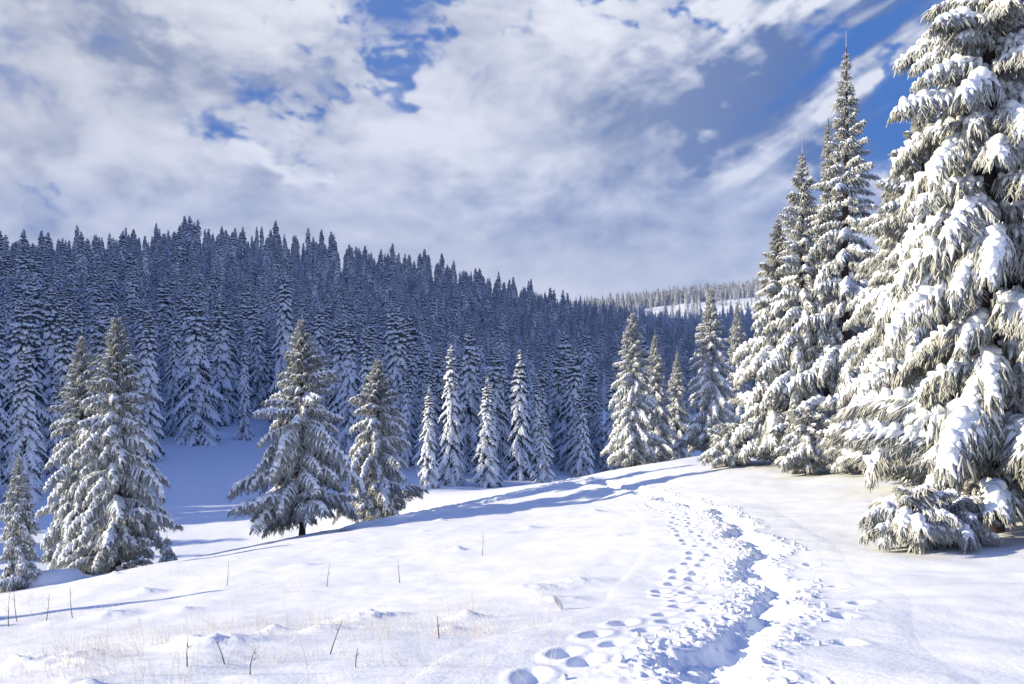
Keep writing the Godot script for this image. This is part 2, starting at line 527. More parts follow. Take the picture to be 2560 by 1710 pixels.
func make_sky() -> ImageTexture:
	n_sky.noise_type = FastNoiseLite.TYPE_SIMPLEX_SMOOTH
	n_sky.seed = 11
	n_sky.frequency = 1.0
	n_sky.fractal_type = FastNoiseLite.FRACTAL_FBM
	n_sky.fractal_octaves = 6
	n_sky.fractal_gain = 0.55
	n_sky2.noise_type = FastNoiseLite.TYPE_SIMPLEX_SMOOTH
	n_sky2.seed = 5
	n_sky2.frequency = 1.0
	n_sky2.fractal_octaves = 4
	sky_gaps = [[-8.4, 18.6, 1.7, 2.6, -0.5, 0.72], [-16.7, 13.6, 1.5, 3.4, 0.75, 0.5], [-12.2, 23.8, 4.0, 1.3, 0.0, 0.75], [-6.1, 23.4, 1.8, 1.4, 0.0, 0.7], [5.4, 23.2, 1.6, 1.4, 0.0, 0.75], [12.4, 21.2, 1.6, 1.1, 0.3, 0.65],
		[-1.0, 19.5, 1.2, 2.4, 0.0, 0.5], [22.8, 19.5, 3.4, 1.3, 0.55, 0.6], [27.0, 12.0, 2.2, 4.4, -0.3, 0.65], [26.5, 16.3, 2.4, 1.2, 0.4, 0.7], [-31.0, 8.2, 3.4, 0.8, -0.2, 0.4], [-14.5, 17.5, 2.0, 0.8, -0.6, 0.35], [30.5, 17.5, 1.5, 6.0, 0.0, 0.6]]
	sky_darks = [[-24.6, 18.9, 6.5, 2.2, -0.35, 0.75], [7.2, 16.0, 6.5, 3.2, 0.25, 0.55], [15.0, 17.2, 6.0, 1.6, 0.5, 0.9], [20.5, 13.2, 3.5, 1.5, 0.5, 0.5], [10.5, 13.5, 3.5, 1.6, 0.4, 0.35], [3.0, 9.0, 9.0, 2.4, 0.0, 0.35], [18.0, 9.0, 8.0, 3.0, 0.0, 0.25]]
	sky_lights = [[-15.3, 11.6, 2.6, 0.7, -0.3, 0.9], [-11.8, 11.0, 0.9, 0.5, 0.0, 0.8], [7.5, 20.5, 5.0, 1.2, 0.1, 0.35], [-24.0, 11.5, 7.0, 2.0, 0.0, 0.25], [14.5, 12.5, 2.4, 1.6, 0.5, 0.35], [-4.5, 13.8, 4.0, 2.0, 0.0, 0.3], [-12.0, 18.0, 3.0, 2.5, 0.0, 0.25], [-26.0, 7.0, 7.0, 2.0, 0.0, 0.2]]
	var W := 4096
	var low := Image.create_empty(768, 192, false, Image.FORMAT_RGBF)
	for y in 192:
		var el := 90.0 - (y + 0.5) / 192.0 * 90.0
		for x in 768: low.set_pixel(x, y, sky_color(wrapf((x + 0.5) / 768.0 * 360.0, -180.0, 180.0), el))
	low.resize(W, 1024, Image.INTERPOLATE_CUBIC)
	var im := Image.create_empty(W, 2048, false, Image.FORMAT_RGBF)
	im.fill(Color(0.50, 0.54, 0.64))
	im.blit_rect(low, Rect2i(0, 0, W, 1024), Vector2i.ZERO)
	var half := int(40.0 / 360.0 * W)
	var fine := Image.create_empty(half * 2, 330, false, Image.FORMAT_RGBF)
	for y in 330:
		var el := 90.0 - (1024 - 330 + y + 0.5) / 1024.0 * 90.0
		for x in half * 2: fine.set_pixel(x, y, sky_color((x + 0.5 - half) / W * 360.0, el))
	im.blit_rect(fine, Rect2i(half, 0, half, 330), Vector2i(0, 1024 - 330))
	im.blit_rect(fine, Rect2i(0, 0, half, 330), Vector2i(W - half, 1024 - 330))
	return ImageTexture.create_from_image(im)

# ---------------------------------------------------------------- materials
func mat(called: String, c: Color, rough: float) -> StandardMaterial3D:
	var m := StandardMaterial3D.new()
	m.resource_name = called
	m.albedo_color = c.linear_to_srgb()
	m.roughness = rough
	m.metallic_specular = 0.3
	return m

func make_materials() -> void:
	M.snow = mat("snow", Color(0.80, 0.855, 0.94), 0.75)
	M.ground = mat("ground_snow", Color(0.80, 0.855, 0.94), 0.7)
	var gn := FastNoiseLite.new()
	gn.seed = 3
	gn.frequency = 0.06
	gn.fractal_octaves = 5
	gn.fractal_gain = 0.65
	var gt := NoiseTexture2D.new()
	gt.width = 512
	gt.height = 512
	gt.seamless = true
	gt.noise = gn
	M.ground.heightmap_enabled = true
	M.ground.heightmap_texture = gt
	M.ground.heightmap_scale = 0.35
	M.ground.uv1_triplanar = true
	M.ground.uv1_world_triplanar = true
	M.ground.uv1_scale = Vector3(0.55, 0.55, 0.55)
	M.needles = mat("needles", Color.WHITE, 0.85)
	M.needles.vertex_color_use_as_albedo = true
	M.bark = mat("bark", Color.WHITE, 0.95)
	M.bark.vertex_color_use_as_albedo = true
	M.straw = mat("straw", Color.WHITE, 0.9)
	M.straw.vertex_color_use_as_albedo = true

# ---------------------------------------------------------------- ground
func grid_mesh(cols: int, rows: int, at: Callable, m: Material) -> ArrayMesh:
	var b := Buf.new()
	b.v.resize(cols * rows)
	for r in rows:
		for c in cols: b.v[r * cols + c] = at.call(c, r)
	b.n.resize(cols * rows)
	for r in rows:
		for c in cols:
			var du := b.v[r * cols + mini(c + 1, cols - 1)] - b.v[r * cols + maxi(c - 1, 0)]
			var dv := b.v[mini(r + 1, rows - 1) * cols + c] - b.v[maxi(r - 1, 0) * cols + c]
			var nn := du.cross(dv)
			b.n[r * cols + c] = (nn if nn.y > 0.0 else -nn).normalized()
	for r in rows - 1:
		for c in cols - 1:
			var p := r * cols + c
			b.i.append_array([p, p + cols, p + 1, p + 1, p + cols, p + cols + 1])
	var mm := mesh_of([b], [m])
	return mm

func make_ground() -> void:
	# rings round the standpoint, close together where the slope is near
	var angs := PackedFloat64Array()
	var a := -PI
	while a < PI - 0.001:
		angs.append(a)
		a += deg_to_rad(0.27) if absf(a + deg_to_rad(0.1)) < deg_to_rad(42) else deg_to_rad(3.0)
	angs.append(PI)
	var rings := PackedFloat64Array([0.02, 0.6, 1.2, 1.8])
	var d := 2.2
	while d < 1500.0:
		rings.append(d)
		d *= 1.0115 if d < 55.0 else (1.022 if d < 120.0 else 1.05)
	var at := func(c: int, r: int) -> Vector3:
		var x: float = sin(angs[c]) * rings[r]
		var z: float = -cos(angs[c]) * rings[r]
		var y := ground(x, z) + snow_relief(x, z)
		if rings[r] < 45.0 and absf(angs[c]) < 0.9:
			var pc := path_coord(x, z)
			if pc.x > 0.05 and pc.x < path_len[-1] - 0.3: y -= 0.42 * smoothstep(1.28, 1.0, absf(pc.y + 0.35)) * smoothstep(0.45, 1.2, pc.x) * smoothstep(0.5, 1.4, path_len[-1] - pc.x)
		if x > -7.0 and x < 5.0 and z < -27.0 and z > -38.0:
			var near_rut := 9.0
			for p in rut_pts: near_rut = minf(near_rut, p.distance_to(Vector2(x, z)))
			y -= 0.36 * smoothstep(1.0, 0.6, near_rut)
		return Vector3(x, y, z)
	var o := obj("ground", grid_mesh(angs.size(), rings.size(), at, M.ground), self)
	tag(o, "snow-covered hillside falling away to a flat valley and wooded hills", "ground", "", "structure")

var prints: Array[Vector4] = []   # along, across, half length, depth

func path_delta(s: float, v: float, x: float, z: float) -> float:
	var wob := 0.10 * sin(s * 1.9) + 0.06 * sin(s * 4.3 + 1.0)
	var u := v - wob
	var y := 0.0
	var half := 0.105 + 0.05 * sin(s * 3.1) + 0.05 * n_rough.get_noise_2d(s * 0.8, 3.0)
	var edge := n_rough.get_noise_2d(x * 1.3, z * 1.3) * 0.09
	var tr := 1.0 - smoothstep(half - 0.07, half + 0.12, absf(u) + edge)
	y -= tr * (0.115 + 0.04 * sin(s * 9.3) + 0.05 * n_rough.get_noise_2d(x * 2.0, z * 2.0))
	# thrown-up snow beside it, wider on the left
	var bank_l := exp(-pow((u + 0.42) / 0.2, 2.0))
	var bank_r := exp(-pow((u - 0.32) / 0.13, 2.0))
	var chunk := n_rough.get_noise_2d(x * 1.6, z * 1.6)
	var churn := maxf(exp(-pow((u + 0.24) / 0.25, 4.0)), exp(-pow((u - 0.24) / 0.22, 4.0)) * 0.7)
	y += bank_l * (0.02 + 0.03 * chunk) + bank_r * (0.025 + 0.025 * chunk)
	y += churn * (absf(n_rough.get_noise_2d(x * 2.6 + 7.0, z * 2.6)) * 0.042 - 0.012) + churn * n_fine.get_noise_2d(x * 5.0, z * 5.0) * 0.018
	for p in prints:
		var ds := s - p.x
		if absf(ds) > 0.6: continue
		var dv := v - p.y
		var q := ds * ds / (p.z * p.z) + dv * dv / (p.z * p.z * 0.42)
		if q < 7.0: y += -p.w * exp(-q * q * 0.6) + p.w * 0.12 * exp(-pow(sqrt(q) - 1.9, 2.0) * 3.0)
	return y

func make_path() -> void:
	var rows: PackedFloat64Array = []
	var s := 0.0
	var L := path_len[-1]
	while s < L:
		rows.append(s)
		s += 0.014 + s * 0.0042
	rows.append(L)
	var cols := 190
	var at := func(c: int, r: int) -> Vector3:
		var v := -2.15 + 3.6 * c / (cols - 1.0)
		var st: float = rows[r]
		var p := path_spot(st, v)
		var side := smoothstep(0.0, 0.25, minf(v + 2.15, 1.45 - v)) * smoothstep(0.0, 0.5, minf(st, L - st))
		return Vector3(p.x, ground(p.x, p.y) + snow_relief(p.x, p.y) + lerpf(-0.022, 0.008, smoothstep(0.0, 0.5, minf(minf(v + 2.15, 1.45 - v), minf(st, L - st)))) + path_delta(st, v, p.x, p.y) * side, p.y)
	var o := obj("path", grid_mesh(cols, rows.size(), at, M.ground), self)
	tag(o, "narrow trench of a path trodden through deep snow, footprints beside it", "path", "", "structure")

func lump(seed_n: int, r: float, squash: float, rough: float) -> ArrayMesh:
	var sm := SphereMesh.new()
	sm.radius = r
	sm.height = 2.0 * r
	sm.radial_segments = 14
	sm.rings = 8
	var a := sm.get_mesh_arrays()
	var v: PackedVector3Array = a[Mesh.ARRAY_VERTEX]
	for k in v.size():
		var q := v[k] / r
		v[k] *= 1.0 + rough * n_rough.get_noise_3d(q.x * 0.5 + seed_n * 7.0, q.y * 0.5, q.z * 0.5)
		v[k].y *= squash
	var b := Buf.new()
	b.v = v
	b.n = a[Mesh.ARRAY_NORMAL]
	b.i = a[Mesh.ARRAY_INDEX]
	return mesh_of([b], [M.snow])

func scatter(called: String, mesh: Mesh, xfs: Array, parent: Node) -> MultiMeshInstance3D:
	var mm := MultiMesh.new()
	mm.transform_format = MultiMesh.TRANSFORM_3D
	mm.mesh = mesh
	mm.instance_count = xfs.size()
	for k in xfs.size(): mm.set_instance_transform(k, xfs[k])
	var o := MultiMeshInstance3D.new()
	o.name = numbered(called) if parent == self else called
	o.multimesh = mm
	parent.add_child(o, true)
	return o

# ---------------------------------------------------------------- the scene
func _ready() -> void:
	t_start = Time.get_ticks_msec()
	rng.seed = 20
	# camera
	var cam := Camera3D.new()
	cam.name = "camera"
	add_child(cam)
	cam.position = Vector3(0, 1.7, 0)
	cam.fov = rad_to_deg(2.0 * atan(342.0 / 804.0))
	cam.near = 0.1
	cam.far = 4000.0
	# sky, exposure, air
	var env := Environment.new()
	env.background_mode = Environment.BG_SKY
	var sky := Sky.new()
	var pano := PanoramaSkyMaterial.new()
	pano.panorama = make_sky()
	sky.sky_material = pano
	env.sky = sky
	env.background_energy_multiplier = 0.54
	env.tonemap_mode = Environment.TONE_MAPPER_LINEAR
	env.tonemap_exposure = 1.98
	env.fog_enabled = true
	env.fog_density = 0.00032
	env.fog_light_color = Color(0.32, 0.60, 1.0)
	env.sdfgi_enabled = true
	env.ssao_enabled = true
	env.ssil_enabled = true
	var we := WorldEnvironment.new()
	we.name = "world_environment"
	we.environment = env
	add_child(we)
	# low winter sun from the left
	var sun := DirectionalLight3D.new()
	sun.name = "sun"
	sun.light_energy = 1.6
	sun.light_color = Color(1.0, 0.93, 0.785)
	sun.light_angular_distance = 0.5
	sun.shadow_enabled = true
	add_child(sun)
	var el := deg_to_rad(18.5)
	var az := deg_to_rad(-92.0)
	var to_sun := Vector3(sin(az) * cos(el), sin(el), -cos(az) * cos(el))
	sun.look_at_from_position(to_sun * 50.0, Vector3.ZERO, Vector3.UP)

	make_materials()
	print("sky ", Time.get_ticks_msec() - t_start)
	# noise
	n_soft.seed = 2
	n_soft.frequency = 0.22
	n_soft.fractal_octaves = 4
	n_fine.seed = 8
	n_fine.frequency = 2.6
	n_fine.fractal_octaves = 3
	n_rough.seed = 4
	n_rough.frequency = 2.2
	n_rough.fractal_octaves = 4
	n_rough.fractal_gain = 0.55

	# spot heights of the slope and the valley floor
	var near: Array[Vector3] = [Vector3(-6, -0.4, 6), Vector3(0, 0.3, 8), Vector3(8, 1.5, 8), Vector3(0, 0, 0), Vector3(9, 1, -2), Vector3(-8, -1, -2), Vector3(-16, -2.6, -2), Vector3(18, 1.5, -6), Vector3(-3.31, -0.51, -5.2), Vector3(-1.5, -0.3, -4.7), Vector3(0, -0.13, -4.3), Vector3(1.16, -0.04, -4.1), Vector3(2.48, 0.04, -3.9), Vector3(-8.28, -2.92, -13), Vector3(-3.58, -2.1, -11), Vector3(0, -1.51, -10), Vector3(0, -2.73, -18), Vector3(2.41, -1.03, -8.5), Vector3(3.83, -1.62, -13.5), Vector3(6.97, -1.29, -12.5), Vector3(8.73, -0.94, -11), Vector3(8.2, -1.64, -17), Vector3(9.89, -2.44, -25), Vector3(8.17, -3.04, -31), Vector3(4.97, -3.27, -27), Vector3(3.06, -3.8, -28), Vector3(10.5, -4.15, -42), Vector3(6.88, -5.52, -45), Vector3(13.61, -3.64, -38), Vector3(18.21, -2.33, -30), Vector3(3.82, -6.6, -48), Vector3(-0.6, -6.01, -40), Vector3(-4, -5.83, -35), Vector3(-7.87, -5.58, -30), Vector3(-12.16, -6.34, -29), Vector3(-14.5, -6.88, -29), Vector3(-16.56, -6.51, -26), Vector3(-10.5, -9.6, -40), Vector3(-19, -9.8, -38), Vector3(-22.93, -9.7, -36), Vector3(-5.49, -7.73, -48), Vector3(-4.01, -9.56, -62), Vector3(-1.01, -10.31, -68), Vector3(4.18, -10.49, -70), Vector3(9.18, -10.3, -60), Vector3(14.5, -9, -58), Vector3(20.57, -7, -52), Vector3(27.31, -5, -45), Vector3(-26.57, -9, -30), Vector3(25.67, -1.5, -30), Vector3(-38.67, -10, -116), Vector3(-39, -10, -80), Vector3(-37.57, -10, -59), Vector3(-17.07, -10, -47), Vector3(-25.42, -10.3, -70), Vector3(-15.11, -10.2, -75), Vector3(-10.3, -10.5, -90), Vector3(5.37, -11.5, -90), Vector3(21.04, -12, -90), Vector3(38.61, -11, -80), Vector3(-49.4, -9.5, -60)]
	var far: Array[Vector3] = [Vector3(-37.6, -10, -59), Vector3(-39, -10, -80), Vector3(-38.7, -10, -116), Vector3(-15.1, -10.2, -75), Vector3(-1, -10.3, -68), Vector3(5.4, -11.5, -90), Vector3(21, -12.5, -90), Vector3(38.6, -11, -80), Vector3(27.3, -5, -45), Vector3(44.1, -2, -45), Vector3(-60.6, -9, -60), Vector3(-82.8, -1, -130), Vector3(-140.1, 15, -220), Vector3(-62.1, -2, -160), Vector3(-97, 24, -250), Vector3(-47.8, 2, -200), Vector3(-19.5, -7, -170), Vector3(-33.2, 18.5, -290), Vector3(7, -11, -200), Vector3(11.8, 10, -340), Vector3(30.5, -13, -250), Vector3(48.8, 6, -400), Vector3(41.8, -17, -200), Vector3(73.1, -6, -330), Vector3(97.4, 3, -440), Vector3(110.7, 9, -500), Vector3(144.2, 34, -690), Vector3(158.8, 40, -760), Vector3(206, 41, -720), Vector3(143, 16, -500), Vector3(337.8, 62, -700), Vector3(193, 20, -400), Vector3(68.3, 5, -560), Vector3(-58.5, 4, -420), Vector3(-222.9, 6, -350), Vector3(-147.5, 9, -380), Vector3(-189.6, 20, -200), Vector3(-331.7, 30, -350), Vector3(196, 10, -200), Vector3(78.9, -4, -130), Vector3(0, 30, -1100), Vector3(-636.8, 25, -1000), Vector3(700.5, 70, -1100), Vector3(0, 0, 0), Vector3(-40, -9, 0), Vector3(30, 2, 0), Vector3(0, 3, 60), Vector3(-60, -6, 60), Vector3(60, 8, 60), Vector3(-900, 20, 300), Vector3(900, 60, 300), Vector3(-1500, 40, -800), Vector3(1500, 80, -800)]
	var ys: PackedFloat64Array = []
	for p in near:
		near_at.append(Vector2(p.x, p.z))
		ys.append(p.y)
	near_w = plate(near_at, ys, 2.0)
	ys = []
	for p in far:
		far_at.append(Vector2(p.x, p.z))
		ys.append(p.y)
	far_w = plate(far_at, ys, 2.0)
	# the path
	path_pts = smooth_line([Vector2(0.9, -2.2), Vector2(1.18, -4.12), Vector2(1.56, -5.57), Vector2(2.62, -7.9), Vector2(3.06, -9.94), Vector2(3.85, -12.6), Vector2(4.2, -14.8), Vector2(4.69, -17.8), Vector2(4.8, -20.7), Vector2(4.51, -27.0), Vector2(3.9, -30.9), Vector2(2.8, -34.5), Vector2(1.2, -38.5)], 0.35)
	var run := 0.0
	for k in path_pts.size():
		if k > 0: run += path_pts[k].distance_to(path_pts[k - 1])
		path_len.append(run)
	rng.seed = 77
	var s := 2.2
	while s < 22.0:
		prints.append(Vector4(s + rng.randf_range(-0.05, 0.05), -1.02 + rng.randf_range(-0.08, 0.08) - 0.1 * sin(s), 0.105, 0.075))
		prints.append(Vector4(s + 0.24 + rng.randf_range(-0.05, 0.05), -0.74 + rng.randf_range(-0.06, 0.06) - 0.1 * sin(s), 0.095, 0.065))
		s += rng.randf_range(0.42, 0.62)
	for q in [3.2, 4.3, 5.3, 7.0, 9.0]: prints.append(Vector4(q, rng.randf_range(0.62, 0.85), 0.10, 0.045))
	# hummocks where grass holds the snow up
	for k in 115:
		var d := 4.5 * pow(9.0, rng.randf())
		var q := rng.randf_range(-0.66, 0.16)
		if rng.randf() < 0.2: q = rng.randf_range(0.1, 0.3)
		if absf(path_coord(q * d, -d).y) < 2.3: continue
		bumps.append(Vector4(q * d, -d, rng.randf_range(0.10, 0.40), rng.randf_range(0.02, 0.12) * clampf(d / 9.0, 0.35, 1.0)))
	rut_pts = smooth_line([Vector2(-5.4, -28.2), Vector2(-3.6, -30.6), Vector2(-2.2, -31.9), Vector2(-0.79, -33.2), Vector2(0.79, -34.5), Vector2(2.4, -35.4), Vector2(3.8, -36.0)], 0.4)
	make_ground()
	print("ground ", Time.get_ticks_msec() - t_start)
	make_path()
	print("path ", Time.get_ticks_msec() - t_start)

	# bough libraries
	rng.seed = 5
	for set_name in ["frosted", "laden", "dark"]:
		var list := []
		var snow: float = {"frosted": 0.75, "laden": 1.05, "dark": 0.6}[set_name]
		for ln in [0.35, 0.75, 1.25, 1.9]:
			for droop in [0.35, 0.75, 1.15]:
				list.append({"ln": ln, "droop": droop, "mesh": make_bough(ln, droop, 0.25, snow, 2.3 if set_name == "laden" else 1.25, 0.22 if set_name == "dark" else (0.38 if set_name == "laden" else 0.5), {"frosted": 0.3, "laden": 0.6, "dark": 0.12}[set_name])})
		bough_mesh[set_name] = list
	print("boughs ", Time.get_ticks_msec() - t_start)
	trunk_mesh = trunk_of(17.5, 0.24)
	for k in 8: crown_mesh.append(make_crown(18.0, rng.randf_range(3.0, 4.7), 1, rng.randf_range(0.3, 0.8), rng.randf_range(1.05, 1.5)))
	for k in 5: far_crown_mesh.append(make_crown(18.0, rng.randf_range(2.9, 4.2), 0, rng.randf_range(0.4, 0.7), rng.randf_range(1.2, 1.5)))
	far_snow = 0.45
	for k in 3: far_crown_mesh.append(make_crown(18.0, rng.randf_range(2.9, 4.2), 0, rng.randf_range(0.4, 0.7), 1.3))
	print("crowns ", Time.get_ticks_msec() - t_start)
	make_near_trees()
	print("near trees ", Time.get_ticks_msec() - t_start)
	make_forest()
	print("forest ", Time.get_ticks_msec() - t_start)
	make_small_things()
	print("done ", Time.get_ticks_msec() - t_start)

func make_near_trees() -> void:
	rng.seed = 31
	var cen := "spruces on the near slope"
	spruce("spruce_tree", "tall spreading snowy spruce with bare trunk foot, left of the central pair", -7.63, -29.2, 7.9, 2.65, {"set": "dark", "skirt": 0.08, "sag": 0.72, "dense": 1.05, "shape": 0.85, "wild": 0.25}, cen)
	spruce("spruce_tree", "dense conical snowy spruce with rounded top, right of the central pair", -5.5, -33.0, 6.8, 2.15, {"set": "dark", "skirt": 0.03, "sag": 0.9, "dense": 1.1, "shape": 0.72, "wild": 0.15}, cen)
	spruce("spruce_tree", "tall dark frosted spruce on the left, in front of its paler twin", -13.41, -27.3, 8.8, 2.05, {"set": "dark", "skirt": 0.01, "sag": 0.85, "dense": 1.0, "shape": 0.68, "wild": 0.15}, cen)
	spruce("spruce_tree", "pale frosted spruce leaning close behind the tall dark one on the left", -15.24, -28.5, 8.9, 1.8, {"set": "dark", "skirt": 0.01, "sag": 0.9, "dense": 0.95, "shape": 0.75, "wild": 0.15}, cen)
	spruce("spruce_tree", "slender young snowy spruce at the far left edge of the photo", -14.41, -23.5, 3.9, 0.72, {"skirt": 0.01, "sag": 0.9, "dense": 1.2}, cen)
	spruce("spruce_sapling", "knee-high dark spruce sapling at the right foot of the tall left pair", -11.59, -27.0, 0.85, 0.3, {"skirt": 0.05, "sag": 0.4}, cen)
	spruce("spruce_tree", "bright white conical spruce on the crest, first beyond the path", 6.17, -41.0, 7.9, 1.75, {"skirt": 0.01, "sag": 0.85, "dense": 1.15, "shape": 0.75}, "white spruces on the crest")
	spruce("spruce_tree", "narrow white spruce half hidden behind the first crest spruce", 8.0, -45.0, 7.5, 1.5, {"skirt": 0.02, "sag": 0.85}, "white spruces on the crest")
	spruce("spruce_tree", "small white spruce top in the gap between two crest spruces", 9.85, -48.0, 7.2, 1.3, {"skirt": 0.02, "sag": 0.8}, "white spruces on the crest")
	spruce("spruce_tree", "well spaced white spruce on the crest just left of the tall right group", 10.27, -41.5, 8.7, 1.9, {"skirt": 0.01, "sag": 0.85, "dense": 1.05}, "white spruces on the crest")
	spruce("spruce_tree", "white spruce peeping between the crest and the tall right group", 13.15, -47.0, 9.7, 1.4, {"skirt": 0.02, "sag": 0.8}, "white spruces on the crest")
	var rg := "tall laden spruces on the right"
	spruce("spruce_tree", "broad-skirted laden spruce, leftmost and lowest of the right group", 9.93, -30.0, 9.1, 2.2, {"set": "laden", "skirt": 0.01, "sag": 1.0, "dense": 0.85, "wild": 0.25}, rg)
	spruce("spruce_tree", "laden spruce of middle height with twiggy spike, second of the right group", 10.46, -29.0, 11.2, 2.4, {"set": "frosted", "skirt": 0.01, "sag": 0.9, "dense": 0.75, "wild": 0.25}, rg)
	spruce("spruce_tree", "tallest slender spruce against the sky with a bare needle-thin tip", 11.63, -28.0, 14.5, 2.7, {"set": "frosted", "skirt": 0.01, "sag": 0.85, "shape": 1.0, "dense": 0.62, "wild": 0.25}, rg)
	spruce("spruce_tree", "thin second spire hugging the left side of the tallest slender spruce", 11.15, -28.4, 12.2, 1.1, {"set": "frosted", "skirt": 0.3, "sag": 0.9, "dense": 0.8}, rg)
	spruce("spruce_tree", "heavily laden spruce with round snow pillows, between tall spire and big right tree", 9.75, -19.0, 8.9, 2.5, {"set": "laden", "skirt": 0.02, "sag": 1.1, "dense": 1.0, "shape": 0.62, "wild": 0.15}, rg)
	spruce("spruce_tree", "bushy laden spruce low behind the one with snow pillows", 10.9, -23.0, 8.4, 2.0, {"set": "laden", "skirt": 0.01, "sag": 1.05, "dense": 1.0, "shape": 0.65, "wild": 0.12}, rg)
	spruce("spruce_tree", "biggest near spruce at the right edge with hanging snowy boughs", 7.49, -12.6, 12.2, 2.5, {"set": "laden", "skirt": 0.03, "sag": 1.05, "dense": 0.85, "shape": 0.85, "wild": 0.2, "until": 0.8}, rg)
	spruce("spruce_tree", "spruce cut by the right edge of the photo, beside the biggest one", 9.45, -13.8, 11.9, 2.2, {"set": "laden", "skirt": 0.05, "sag": 1.1, "dense": 0.9, "shape": 0.55, "until": 0.85}, rg)
	spruce("spruce_tree", "slim snow-crusted spire just left of the top of the biggest spruce", 8.82, -16.0, 10.6, 0.55, {"set": "frosted", "skirt": 0.5, "sag": 1.2, "dense": 1.3}, rg)
	var sb := "small snow-covered spruces by the path"
	spruce("spruce_bush", "low snow-buried spruce bush on the open snow below the biggest spruce", 5.55, -11.2, 0.8, 0.95, {"set": "laden", "skirt": 0.2, "sag": 1.15, "shape": 0.4, "dense": 1.6}, sb)
	spruce("spruce_bush", "second low snowy bough mound beside the buried bush, nearer the trunk", 6.2, -11.3, 0.6, 0.7, {"set": "laden", "skirt": 0.2, "sag": 1.15, "shape": 0.4, "dense": 1.6}, sb)
	spruce("spruce_bush", "round snowy spruce bush alone on the crest left of the right group", 8.12, -30.5, 1.55, 0.95, {"set": "laden", "skirt": 0.05, "sag": 0.9, "shape": 0.4, "dense": 1.5}, sb)
	spruce("spruce_bush", "olive-tipped young spruce at the foot of the right group", 9.5, -26.0, 2.1, 1.3, {"set": "laden", "skirt": 0.03, "sag": 0.8, "shape": 0.55, "dense": 1.3}, sb)
	spruce("spruce_bush", "olive-tipped young spruce nearer the biggest tree, foot of right group", 10.4, -25.0, 1.9, 1.1, {"set": "laden", "skirt": 0.03, "sag": 0.8, "shape": 0.55, "dense": 1.3}, sb)
	spruce("spruce_sapling", "tiny snow-capped sapling alone in front of the dark gap under the right group", 11.6, -27.0, 0.55, 0.3, {"set": "laden", "skirt": 0.1, "sag": 0.9}, sb)

func meadow_edge(k: float) -> float:   # how far the open valley floor reaches along a bearing, k = x over distance
	var pts: Array[Vector2] = [Vector2(-1.4, 30), Vector2(-0.9, 40), Vector2(-0.7, 50), Vector2(-0.64, 58), Vector2(-0.49, 76), Vector2(-0.43, 94), Vector2(-0.34, 116), Vector2(-0.295, 116), Vector2(-0.28, 104), Vector2(-0.24, 88), Vector2(-0.15, 76), Vector2(-0.08, 68), Vector2(0.07, 71), Vector2(0.16, 74), Vector2(0.3, 72), Vector2(1.2, 80)]
	for j in pts.size() - 1:
		if k < pts[j + 1].x: return lerpf(pts[j].y, pts[j + 1].y, clampf((k - pts[j].x) / (pts[j + 1].x - pts[j].x), 0, 1))
	return 80.0

func forest_label(k: float, dd: float, h: float, wide: float) -> String:
	var size := "tall" if h > 14.0 else ("short" if h < 10.5 else "mid-height")
	var girth := "broad" if wide > 1.15 else ("slim" if wide < 0.97 else "even")
	var behind := dd - meadow_edge(k)
	var rank := "in the forest's front rank" if behind < 12.0 else ("in the second rank" if behind < 28.0 else "up the shaded slope")
	var where := "right of the central pair"
	if k < -0.55: where = "at the photo's left edge"
	elif k < -0.42: where = "behind the tall left pair"
	elif k < -0.30: where = "above the shaded meadow"
	elif k < -0.12: where = "behind the central pair"
	elif k > 0.12: where = "beyond the crest spruces"
	return "%s %s snowy blue spruce %s, %s" % [size, girth, rank, where]

